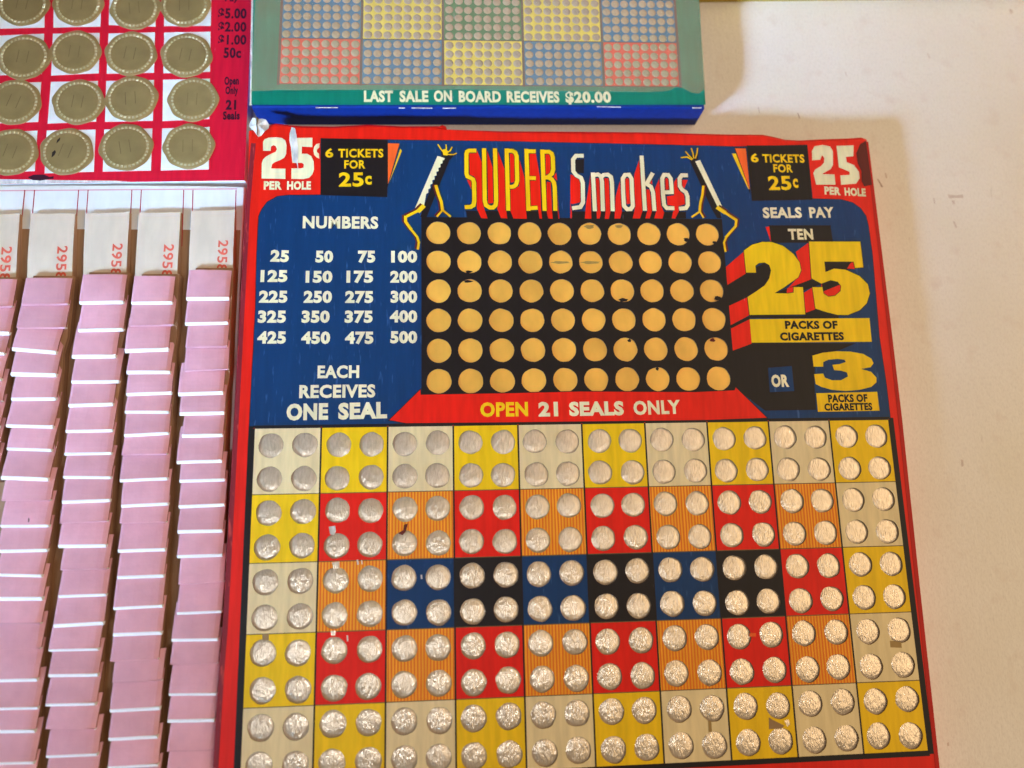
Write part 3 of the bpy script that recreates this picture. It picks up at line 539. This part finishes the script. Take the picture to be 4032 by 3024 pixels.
# squares and plugs
gx = [[(-11.139,14.091)][0][0], [(-8.033,14.168)][0][0], [(-4.877,14.246)][0][0], [(-1.723,14.274)][0][0], [(1.455,14.352)][0][0], [(4.531,14.428)][0][0]]
gy0 = [(-0.250,13.341)][0][1]; gy1 = [(-0.179,15.293)][0][1]; gh = gy1-gy0
gcol = [['g_red', 'g_blue', 'g_yellow', 'g_blue', 'g_red'], ['g_blue', 'g_yellow', 'g_green', 'g_yellow', 'g_blue'], ['g_yellow', 'g_red', 'g_blue', 'g_red', 'g_yellow']]
def skew(x, y): return (x+(y-gy0)*0.004, y+(x+3.3)*0.014)
mb = MB(); dots = []
for r in range(3):
    for c in range(5):
        x0, x1 = gx[c]+.05, gx[c+1]-.05; y0, y1 = gy0+gh*r+.02, gy0+gh*(r+1)-.02
        mb.poly([skew(x0, y0), skew(x1, y0), skew(x1, y1), skew(x0, y1)], up(2), gcol[r][c])
        if r < 2:
            for i in range(8):
                for j in range(5): dots.append(skew(x0+(x1-x0)*(i+.5)/8+rnd.uniform(-.015, .015), y0+(y1-y0)*(j+.45)/5+rnd.uniform(-.015, .015)))
for c in range(6):
    mb.stroke([skew(gx[c], gy0-.05), skew(gx[c], gy0+gh*3)], 0.11, up(1.6), 'g_line')
for r in range(4): mb.stroke([skew(gx[0], gy0+gh*r), skew(gx[5], gy0+gh*r)], 0.05, up(1.8), 'g_line')
sq = mb.build('punch_field', gb)
dp = [dome('', 0.165, 0.05, 'dot', 0, s, n=12).build('paper_plug', sq, origin=(0, 0, 0), smooth=True) for s in range(3)]
dots.sort(key=lambda p: p[1]); used = set()
for x, y in dots[:100]:
    q = rnd.randrange(3); place(dp[q], sq, (x, y, up(2)), rnd.uniform(0, 6), 1, first=q not in used); used.add(q)
mb = MB()
for n_, (cx, cy) in enumerate(dots[100:]):
    d = dome('', 0.165, 0.05, 'dot', 0, n_ % 3, n=12); b = len(mb.v); mb.mi('dot')
    mb.v += [(x+cx, y+cy, z+up(2)) for x, y, z in d.v]; mb.f += [tuple(b+i for i in f) for f in d.f]; mb.m += [0]*len(d.f)
o = mb.build('paper_plugs', sq, smooth=True); o['kind'] = 'stuff'
# cellophane
edge = [(-12.116,12.847),(-11.171,12.916),(-9.088,12.970),(-6.450,13.037),(-4.222,13.090),(-1.626,13.111),(1.120,13.130),(2.973,13.139),(4.003,13.192),(4.251,13.400),(4.534,13.431),(4.798,13.158),(5.311,13.108),(5.520,13.377)]
mb = MB(); prev = None
nx = 60
def at(x):
    for a, b in zip(edge, edge[1:]):
        if a[0] <= x <= b[0]: return a[1]+(b[1]-a[1])*(x-a[0])/(b[0]-a[0])
    return edge[0][1] if x < edge[0][0] else edge[-1][1]
ys = [0, .15, .4, .9, 1.6, 2.6, 3.8, 5, 6.5, 8, 9.5]
grid = []
for i in range(nx+1):
    x = edge[0][0]+(edge[-1][0]-edge[0][0])*i/nx; y0 = at(x)
    grid.append([(x, y0+d, Z1+0.09+0.025*noise.noise(Vector((x*.7, (y0+d)*1.1, 0)))) for d in ys])
for i in range(nx):
    for j in range(len(ys)-1):
        mb.face([grid[i][j], grid[i+1][j], grid[i+1][j+1], grid[i][j+1]], 'film')
mb.build('cellophane_film', gb, smooth=True)

# ---------------------------------------------------------------- red seal card
ZR = 0.62
M['crimson'] = ink('crimson_card', (0.82, 0.10, 0.20), scuff=s2l((0.90, 0.45, 0.55)), scuff_amt=0.08, rough=0.35)
M['card_white'] = mat('white_card', s2l((0.90, 0.91, 0.92)), rough=0.6, var=0.05, vscale=200)
M['dark_print'] = ink('dark_plum_ink', (0.22, 0.08, 0.16))
rc = thing('seal_card', 'crimson card with white squares and round bronze foil seals, cut off at the upper left', 'seal card', (-17, 14, 0))
ro = [(-21.273,9.360),(-18.393,9.438),(-15.465,9.517),(-12.435,9.599)] + [(-12.50, 24)] + [(-24, 24)]
ro = [(-24, ro[0][1]-.06)] + ro[:-1] + [(-24, 24)]
mb = MB(); mb.prism(ro, [(0, 0), (0, 0.57), (0.02, 0.61)], 'card_white'); mb.build('card_body', rc)
mb = MB(); mb.prism(ro, [(0.0, 0.612), (0.0, 0.622)], 'crimson')
zr = 0.622
for p in ([(-22.392,17.024),(-20.399,17.396),(-20.282,15.873),(-21.964,15.774)], [(-20.074,17.407),(-18.264,17.467),(-18.201,15.975),(-19.952,15.883)], [(-17.966,17.477),(-16.201,17.536),(-16.118,16.035),(-17.893,16.055)], [(-15.882,17.547),(-14.061,17.607),(-14.012,16.133),(-15.798,16.065)],
          [(-22.146,15.469),(-20.272,15.612),(-20.200,13.886),(-22.055,13.770)], [(-19.946,15.621),(-18.206,15.706),(-18.100,13.961),(-19.854,13.821)], [(-17.874,15.690),(-16.124,15.791),(-16.045,14.034),(-17.811,13.943)], [(-15.772,15.791),(-14.008,15.877),(-13.936,14.124),(-15.696,14.017)],
          [(-22.062,13.429),(-20.185,13.544),(-20.142,11.877),(-21.973,11.773)], [(-19.839,13.562),(-18.105,13.640),(-18.039,11.930),(-19.800,11.812)], [(-17.806,13.647),(-16.025,13.727),(-15.956,12.001),(-17.716,11.921)], [(-15.688,13.745),(-13.925,13.835),(-13.858,12.112),(-15.599,11.993)],
          [(-21.978,11.418),(-20.138,11.520),(-20.081,9.874),(-21.889,9.782)], [(-19.805,11.535),(-18.031,11.603),(-17.962,9.877),(-19.730,9.785)], [(-17.718,11.609),(-15.953,11.687),(-15.894,9.949),(-17.644,9.881)], [(-15.593,11.693),(-13.832,11.782),(-13.772,10.023),(-15.535,9.954)]):
    mb.poly(p, zr+.006, 'card_white')
mb.poly([(-22.922,9.539),(-21.291,9.544),(-19.231,9.531),(-17.148,9.527),(-16.601,9.495),(-17.144,9.475),(-19.221,9.420),(-21.273,9.360),(-22.898,9.324)], zr+.004, 'fray')
mb.poly([(-20.314,9.630),(-20.118,9.734),(-19.747,9.748),(-19.531,9.648),(-19.390,9.687),(-19.380,9.580),(-19.544,9.564),(-19.848,9.496),(-20.139,9.520)], zr+.006, 'dark_print')
face = mb.build('red_face', rc); mb = MB(); K = 'dark_print'
for a in (('Pay', [(-13.517,17.249),(-13.000,17.266)], .22, .02), ('$5.00', [(-13.750,16.501),(-12.653,16.518)], .44, .025), ('$2.00', [(-13.721,15.911),(-12.637,15.931)], .42, .025), ('$1.00', [(-13.692,15.340),(-12.612,15.359)], .42, .025), ('50c', [(-13.456,14.759),(-12.787,14.776)], .44, .025),
          ('Open', [(-13.364,13.589),(-12.816,13.621)], .34, .03), ('Only', [(-13.310,13.193),(-12.829,13.213)], .32, .03), ('21', [(-13.270,12.539),(-12.878,12.546)], .40, .03), ('Seals', [(-13.350,12.111),(-12.719,12.133)], .34, .03)):
    mb.text(a[0], *a[1], a[2], zr+.008, K, a[3])
mb.build('lettering', face)
def make_seal(seed):
    r_ = random.Random(seed); mb = MB(); n = 64; P = []
    for i in range(n):
        a = 2*math.pi*i/n; rr = 0.97+0.012*math.cos(8*a)+0.028*max(0, math.cos(a*2))**10+0.03*noise.noise(Vector((math.cos(a)*2+seed, math.sin(a)*2, 0)))
        P.append((rr*math.cos(a), rr*math.sin(a)*0.99))
    mb.prism(P, [(0, 0), (0, 0.02), (0.03, 0.035)], 'seal')
    mb.prism([(0.76*math.cos(2*math.pi*i/40), 0.76*math.sin(2*math.pi*i/40)) for i in range(40)], [(0, .034), (.03, .045)], 'seal')
    mb.stroke([(-.22, -.25), (-.2, .28)], .03, .0465, 'seal_dk'); mb.stroke([(.14, -.25), (.16, .27)], .03, .0465, 'seal_dk')
    s = mb.build('foil_seal', rc, origin=(0, 0, 0)); mb = MB(); m = 34
    for i in range(m):
        a0 = 2*math.pi*(i+.14)/m; a1 = 2*math.pi*(i+.80)/m; q = [(r*math.cos(a), r*math.sin(a)) for r, a in ((.755, a0), (.85, a0), (.85, a1), (.755, a1))]
        mb.prism(q, [(0, .034), (.018, .056)], 'seal_hi')
    ring = mb.build('embossed_ring', s, origin=(0, 0, 0)); return s, ring
sv = [make_seal(s) for s in (3, 8)]
used = set()
for n_, (x, y) in enumerate([(-21.150,16.869),(-19.098,16.920),(-16.932,16.809),(-15.033,16.998),(-20.909,14.571),(-19.033,14.837),(-16.959,14.822),(-14.864,14.811),(-21.062,12.675),(-18.737,12.722),(-16.803,12.908),(-14.504,12.916),(-20.986,10.625),(-18.998,10.673),(-16.859,10.885),(-14.558,10.958)]):
    q = rnd.randrange(2); s, ring = sv[q]; rot = rnd.uniform(-.25, .25)
    o = place(s, rc, (x, y, zr+.01), rot, rnd.uniform(.97, 1.01), first=q not in used)
    if q in used:
        r2 = ring.copy(); C.objects.link(r2); r2.parent = o
    used.add(q)
mb = MB()
for p in ([(-19.370,10.965),(-19.357,11.107),(-19.255,11.227),(-19.257,11.108)], [(-19.494,10.398),(-19.492,10.609),(-19.397,10.705),(-19.356,10.621),(-19.399,10.493)]): mb.poly(p, zr+.075, 'seal_tear')
mb.build('tear_mark', rc)

# ---------------------------------------------------------------- white ticket card and the strips of folded pink tickets
ZT = 0.6
M['slip'] = mat('white_slip_paper', s2l((0.85, 0.78, 0.70)), rough=0.65, var=0.06, vscale=250, stretch=(1, .3, 1))
M['pink'] = mat('pink_paper', s2l((0.86, 0.63, 0.68)), rough=0.7, var=0.05, vscale=200, rand=0.08, bump=0.12, bscale=900)
M['pink_side'] = mat('pink_folds', s2l((0.62, 0.40, 0.36)), rough=0.85, var=0.3, vscale=700, stretch=(.1, .1, 3))
M['white_edge'] = mat('white_cut_edge', s2l((0.95, 0.94, 0.94)), rough=0.7, var=0.04, vscale=900, stretch=(1, 3, 1))
M['brown'] = mat('stacked_brown_paper', s2l((0.66, 0.50, 0.38)), rough=0.9, var=0.35, vscale=900, stretch=(.1, .02, 3))
M['card'] = mat('aged_white_card', s2l((0.88, 0.88, 0.88)), rough=0.6, var=0.06, vscale=160, stretch=(1, .4, 1))
M['kraft'] = mat('kraft_card', s2l((0.64, 0.49, 0.36)), rough=0.9, var=0.2, vscale=500, stretch=(1, .08, 1))
M['line'] = ink('red_rule', (0.66, 0.10, 0.18)); M['stamp'] = ink('red_stamp', (0.88, 0.40, 0.33))
tc = thing('ticket_card', 'white red-ruled card under the strips of pink tickets, left of the large board', 'ticket card', (-17, -2, 0))
co = [(-24, 9.22)] + [(-24, -17), (-12.38, -17), (-12.42, 9.30)]
mb = MB()
ct = [(-12.430,9.354),(-14.617,9.387),(-16.307,9.387),(-21.280,9.314)]
mb.prism([(-24, -17), (-12.38, -17), *ct, (-24, ct[-1][1]-.05)], [(0, 0), (0, 0.56), (0.02, ZT-.01), (0.05, ZT)], 'card'); body = mb.build('card_body', tc)
mb = MB()
for xa in ([(-20.381,9.134),(-20.364,8.106)], [(-20.032,9.138),(-19.997,8.108)], [(-18.462,9.154),(-18.426,8.120)], [(-18.122,9.158),(-18.080,8.123)], [(-16.545,9.174),(-16.488,8.134)], [(-16.201,9.178),(-16.159,8.137)], [(-14.657,9.193),(-14.597,8.148)], [(-14.318,9.197),(-14.252,8.151)], [(-12.733,9.213),(-12.685,8.163)]):
    mb.stroke([xa[0], (xa[1][0], xa[1][1]-1.2)], 0.035, ZT+.006, 'line')
mb.stroke([(-22.880,9.049),(-21.257,9.093),(-17.131,9.173),(-12.692,9.256)], 0.05, ZT+.005, 'pink')
mb.rect(-24, -12.5, -16.9, 7.6, ZT+.003, 'kraft')
mb.build('ruled_lines', tc)

strips = [
 ('leftmost strip of pink tickets on the white card, cut by the photo edge', [(-21.956,8.108),(-20.367,8.119)], [(-21.683,5.448),(-20.154,5.470)],
  [(-21.496,4.438),(-20.027,4.477),(-21.511,3.521),(-20.019,3.534),(-21.585,2.821),(-20.109,2.790),(-21.519,1.949),(-20.121,1.887),(-21.468,1.088),(-20.023,1.099),(-21.451,0.262),(-20.030,0.242),(-21.391,-0.602),(-19.979,-0.625),(-21.351,-1.454),(-19.947,-1.481)]),
 ('second strip of pink tickets from the photo left edge, with the speck of dirt', [(-19.989,8.136),(-18.430,8.134)], [(-19.774,5.505),(-18.228,5.527)],
  [(-19.692,4.539),(-18.142,4.558),(-19.777,3.700),(-18.165,3.693),(-19.848,2.966),(-18.381,2.832),(-19.798,2.075),(-18.311,2.033),(-19.710,1.188),(-18.255,1.187),(-19.789,0.270),(-18.256,0.209),(-19.684,-0.521),(-18.233,-0.599),(-19.762,-1.477),(-18.255,-1.560),(-19.672,-2.266),(-18.126,-2.295),(-19.616,-3.103),(-18.088,-3.127),(-19.644,-3.908),(-18.072,-3.912),(-19.603,-4.665),(-18.172,-4.742),(-19.545,-5.414),(-18.086,-5.451),(-19.515,-6.225),(-18.069,-6.265),(-19.467,-7.034),(-18.005,-7.043),(-19.460,-7.958),(-18.017,-7.984),(-19.389,-8.816),(-17.920,-8.847),(-19.313,-9.488),(-17.942,-9.527),(-19.246,-10.433),(-17.885,-10.472),(-19.200,-11.167),(-17.871,-11.214)]),
 ('middle strip of pink tickets, third of five on the white card', [(-18.060,8.150),(-16.489,8.208)], [(-17.849,5.636),(-16.354,5.682)],
  [(-17.747,4.621),(-16.258,4.648),(-17.703,3.620),(-16.198,3.647),(-17.827,2.680),(-16.374,2.686),(-17.773,1.767),(-16.197,1.768),(-17.799,0.948),(-16.344,0.979),(-17.817,0.043),(-16.282,0.053),(-17.788,-0.733),(-16.261,-0.735),(-17.765,-1.515),(-16.218,-1.560),(-17.731,-2.342),(-16.191,-2.313),(-17.743,-3.052),(-16.219,-3.027),(-17.723,-3.793),(-16.197,-3.810),(-17.591,-4.581),(-16.093,-4.585),(-17.573,-5.415),(-16.075,-5.409),(-17.645,-6.330),(-16.098,-6.293),(-17.730,-7.102),(-16.186,-7.120),(-17.672,-7.870),(-16.143,-7.906),(-17.670,-8.760),(-16.138,-8.793),(-17.602,-9.499),(-16.102,-9.580),(-17.519,-10.307),(-15.975,-10.314),(-17.482,-11.068),(-15.950,-11.108)]),
 ('fourth strip of pink tickets from the left, beside the one at the red board', [(-16.155,8.197),(-14.649,8.232)], [(-16.044,5.577),(-14.566,5.622)],
  [(-15.970,4.605),(-14.577,4.620),(-15.989,3.755),(-14.494,3.783),(-16.063,2.875),(-14.604,2.920),(-15.949,2.103),(-14.494,2.098),(-15.904,1.307),(-14.398,1.348),(-15.906,0.690),(-14.445,0.664),(-15.874,-0.129),(-14.408,-0.071),(-15.902,-0.804),(-14.413,-0.805),(-15.907,-1.667),(-14.350,-1.627),(-15.799,-2.522),(-14.271,-2.478),(-15.810,-3.097),(-14.297,-3.102),(-15.793,-3.993),(-14.268,-3.988),(-15.755,-4.855),(-14.270,-4.845),(-15.803,-5.850),(-14.258,-5.817),(-15.753,-6.667),(-14.223,-6.660),(-15.775,-7.528),(-14.279,-7.503),(-15.665,-8.171),(-14.127,-8.173),(-15.674,-9.013),(-14.129,-8.991),(-15.652,-9.869),(-14.155,-9.853),(-15.603,-10.717),(-14.084,-10.702),(-15.583,-11.396),(-14.053,-11.437)]),
 ('rightmost strip of pink tickets, touching the red edge of the large board', [(-14.260,8.281),(-12.687,8.330)], [(-14.169,5.816),(-12.598,5.863)],
  [(-14.085,4.778),(-12.602,4.785),(-14.071,3.833),(-12.603,3.861),(-14.002,2.971),(-12.589,2.983),(-13.992,2.110),(-12.511,2.164),(-14.160,1.304),(-12.642,1.345),(-14.069,0.610),(-12.568,0.623),(-13.938,-0.158),(-12.585,-0.155),(-14.070,-1.073),(-12.572,-1.059),(-13.931,-1.721),(-12.444,-1.703),(-13.911,-2.579),(-12.403,-2.550),(-13.900,-3.410),(-12.427,-3.415),(-13.859,-4.233),(-12.399,-4.226),(-13.759,-5.151),(-12.307,-5.103),(-13.760,-6.076),(-12.328,-6.062),(-13.884,-6.911),(-12.408,-6.939),(-13.884,-7.689),(-12.369,-7.708),(-13.865,-8.593),(-12.367,-8.644),(-13.852,-9.387),(-12.382,-9.426),(-13.821,-10.329),(-12.357,-10.368),(-13.804,-11.116),(-12.349,-11.165)]),
]
def slz(t): return ZT+.17+0.15*(t*t*(3-2*t))+0.05*math.sin(math.pi*t)
G = 'strips of pink tickets on the white card'
for si, (lab, top, bot, ed) in enumerate(strips):
    pairs = [(Vector(ed[2*i]), Vector(ed[2*i+1])) for i in range(len(ed)//2)]
    xl = sum(a.x for a, b in pairs)/len(pairs); xr = sum(b.x for a, b in pairs)/len(pairs); yend = pairs[-1][0].y-.2
    st = thing('ticket_strip', lab, 'ticket strip', ((xl+xr)/2, 0, ZT), G)
    # pad of paper under the tickets
    mb = MB(); ytop = bot[0][1]+0.15
    n = 30; Lp = []; Rp = []
    for i in range(n+1):
        y = ytop+(yend-ytop)*i/n
        a = min(pairs, key=lambda p: abs(p[0].y-y)); Lp.append((a[0].x*.5+xl*.5+.10, y)); Rp.append((a[1].x*.5+xr*.5-.03, y))
    for i in range(n):
        for (p, q, s_) in ((Lp[i], Lp[i+1], 1), (Rp[i], Rp[i+1], -1)):
            f = [(*p, ZT), (*q, ZT), (*q, 1.0), (*p, 1.0)]
            mb.face(f if s_ > 0 else f[::-1], 'brown')
            f = [(p[0]+s_*.012, p[1], ZT+.1), (q[0]+s_*.012, q[1], ZT+.1), (q[0]+s_*.012, q[1], ZT+.1), (p[0]+s_*.012, p[1], ZT+.1)]
        mb.face([(*Lp[i], 1.0), (*Lp[i+1], 1.0), (*Rp[i+1], 1.0), (*Rp[i], 1.0)], 'brown')
    mb.face([(*Rp[0], ZT), (*Lp[0], ZT), (*Lp[0], 1.0), (*Rp[0], 1.0)], 'brown')
    mb.build('paper_pad', st)
    # white stub slip rising to the first ticket
    mb = MB(); n = 10; A = []
    for i in range(n+1):
        t = i/n; zz = slz(t)
        a = Vector(top[0]).lerp(Vector(bot[0]), t*1.12); b = Vector(top[1]).lerp(Vector(bot[1]), t*1.12); A.append(((a.x, a.y, zz), (b.x, b.y, zz)))
    for (a, b), (c_, d) in zip(A, A[1:]):
        mb.face([a, c_, d, b], 'slip')
        mb.face([b, d, (d[0], d[1], max(ZT, d[2]-.35)), (b[0], b[1], max(ZT, b[2]-.35))], 'brown')
    (a, b) = A[0]; mb.face([b, a, (a[0], a[1], ZT), (b[0], b[1], ZT)], 'slip')
    for (a, b), (c_, d) in zip(A, A[1:]): mb.face([c_, a, (a[0], a[1], ZT), (c_[0], c_[1], ZT)], 'slip')
    slip = mb.build('stub_slip', st, smooth=False)
    mb = MB(); tx = Vector(bot[1]).lerp(Vector(bot[0]), .16); up0 = Vector(top[1])-Vector(bot[1])
    # red serial number running down the slip
    def on_slip(p):
        t = (top[0][1]-p[1])/((bot[0][1]-top[0][1])*-1.12); t = max(0, min(1, t)); return slz(t)+.01
    b0 = len(mb.v); pa = Vector(bot[1]).lerp(Vector(bot[0]), .34)+up0*.50; pc = Vector(bot[1]).lerp(Vector(bot[0]), .36)+up0*.0
    mb.text('2958', pa, pc, 0.35, 1.0, 'stamp', .01)
    mb.v = [(x, y, on_slip((x, y))) for x, y, z in mb.v]
    mb.build('stamped_number', slip)
    # folded tickets, each lapping over the one below it
    for i, (a, b) in enumerate(pairs):
        u = (b-a).normalized(); nrm = Vector((-u.y, u.x)); up_y = (bot[0][1] if i == 0 else pairs[i-1][0].y)
        ln = max(0.7, up_y-a.y+(0.02 if i == 0 else 0.30)); seg = 6; rise = 0.23*min(1.3, ln/1.15)+(0.0 if i else -.05)
        th = 0.15; curl = rnd.uniform(-.03, .05); sh = 0.04
        top_ = []
        for k_ in range(seg+1):
            t = k_/seg; z = 1.3-rise*t+curl*math.sin(math.pi*t)*.6-0.02*(1-t)**6
            off = nrm*(ln*t); top_.append((a+off, b+off, z))
        mb = MB()
        for (p, q, z), (p2, q2, z2) in zip(top_, top_[1:]):
            xs = [0, .05, .4, .75, .9, 1]; zs = [-.02, 0, .01, -.02, -.05, -.10]
            for x_, y_, za, zb in zip(xs, xs[1:], zs, zs[1:]):
                A_ = p.lerp(q, x_); B_ = p.lerp(q, y_); C_ = p2.lerp(q2, y_); D_ = p2.lerp(q2, x_)
                mb.face([(*A_, z+za), (*B_, z+zb), (*C_, z2+zb), (*D_, z2+za)], 'pink')
            mb.face([(*q, z-th), (*q2, z2-th), (*q2, z2-.10), (*q, z-.10)], 'pink_side')
            mb.face([(*p2, z2-th), (*p, z-th), (*p, z-.02), (*p2, z2-.02)], 'pink_side')
        p, q, z = top_[-1]; mb.face([(*q, z-th), (*p, z-th), (*p, z-.02), (*q, z-.10)], 'pink_side')
        if si == 1 and i == 9:
            e_ = [(-18.738,-3.037),(-18.735,-2.877),(-18.695,-2.943),(-18.702,-3.030)]; mb.poly(e_, 1.30, 'seal_tear')
        tk = mb.build('folded_ticket', st, smooth=False)
        p, q, z = top_[0]; d = -nrm; mb = MB(); thin = rnd.random() < .18; w1 = 0.05 if thin else rnd.uniform(.09, .13)
        prof = [(0, -.012), (.03, -.006), (w1*.75, -.03), (w1, -.075), (w1-.01, -.15), (0, -.19)]
        for (o1, h1), (o2, h2) in zip(prof, prof[1:]):
            for x_, y_ in ((0, .5), (.5, 1)):
                A_ = p.lerp(q, x_); B_ = p.lerp(q, y_)
                mb.face([(*(A_+d*o2), z+h2), (*(B_+d*o2), z+h2), (*(B_+d*o1), z+h1+.006), (*(A_+d*o1), z+h1+.006)], 'white_edge' if not thin else 'pink')
        for e, s_ in ((p, 1), (q, -1)):
            f = [(*(e+d*o1), z+h1) for o1, h1 in prof]; mb.face(f[::-1] if s_ > 0 else f, 'white_edge')
        mb.build('paper_edge', tk)

# ---------------------------------------------------------------- yellow board just entering at the top
M['olive'] = mat('olive_yellow_card', s2l((0.72, 0.62, 0.16)), rough=0.5, var=0.1)
yb = thing('display_board', 'olive yellow board showing only its front edge at the top of the picture', 'board', (11, 20, 0))
e = [(6.006,18.302),(9.551,18.468),(14.725,18.696)]
d = (Vector(e[2])-Vector(e[0])).normalized(); a = Vector(e[0]); b = a+d*15
nn = Vector((-d.y, d.x))
mb = MB(); mb.prism([tuple(a), tuple(b), tuple(b+nn*9), tuple(a+nn*9)], [(0.03, 0), (0, .04), (0, 1.1), (0.06, 1.18)], 'olive'); mb.build('board_body', yb)
mb = MB(); mb.prism([tuple(a+d*.5+nn*.5), tuple(b-d*.5+nn*.5), tuple(b-d*.5+nn*8.5), tuple(a+d*.5+nn*8.5)], [(0, 1.18), (0.02, 1.2)], 'cream'); mb.build('printed_face', yb)
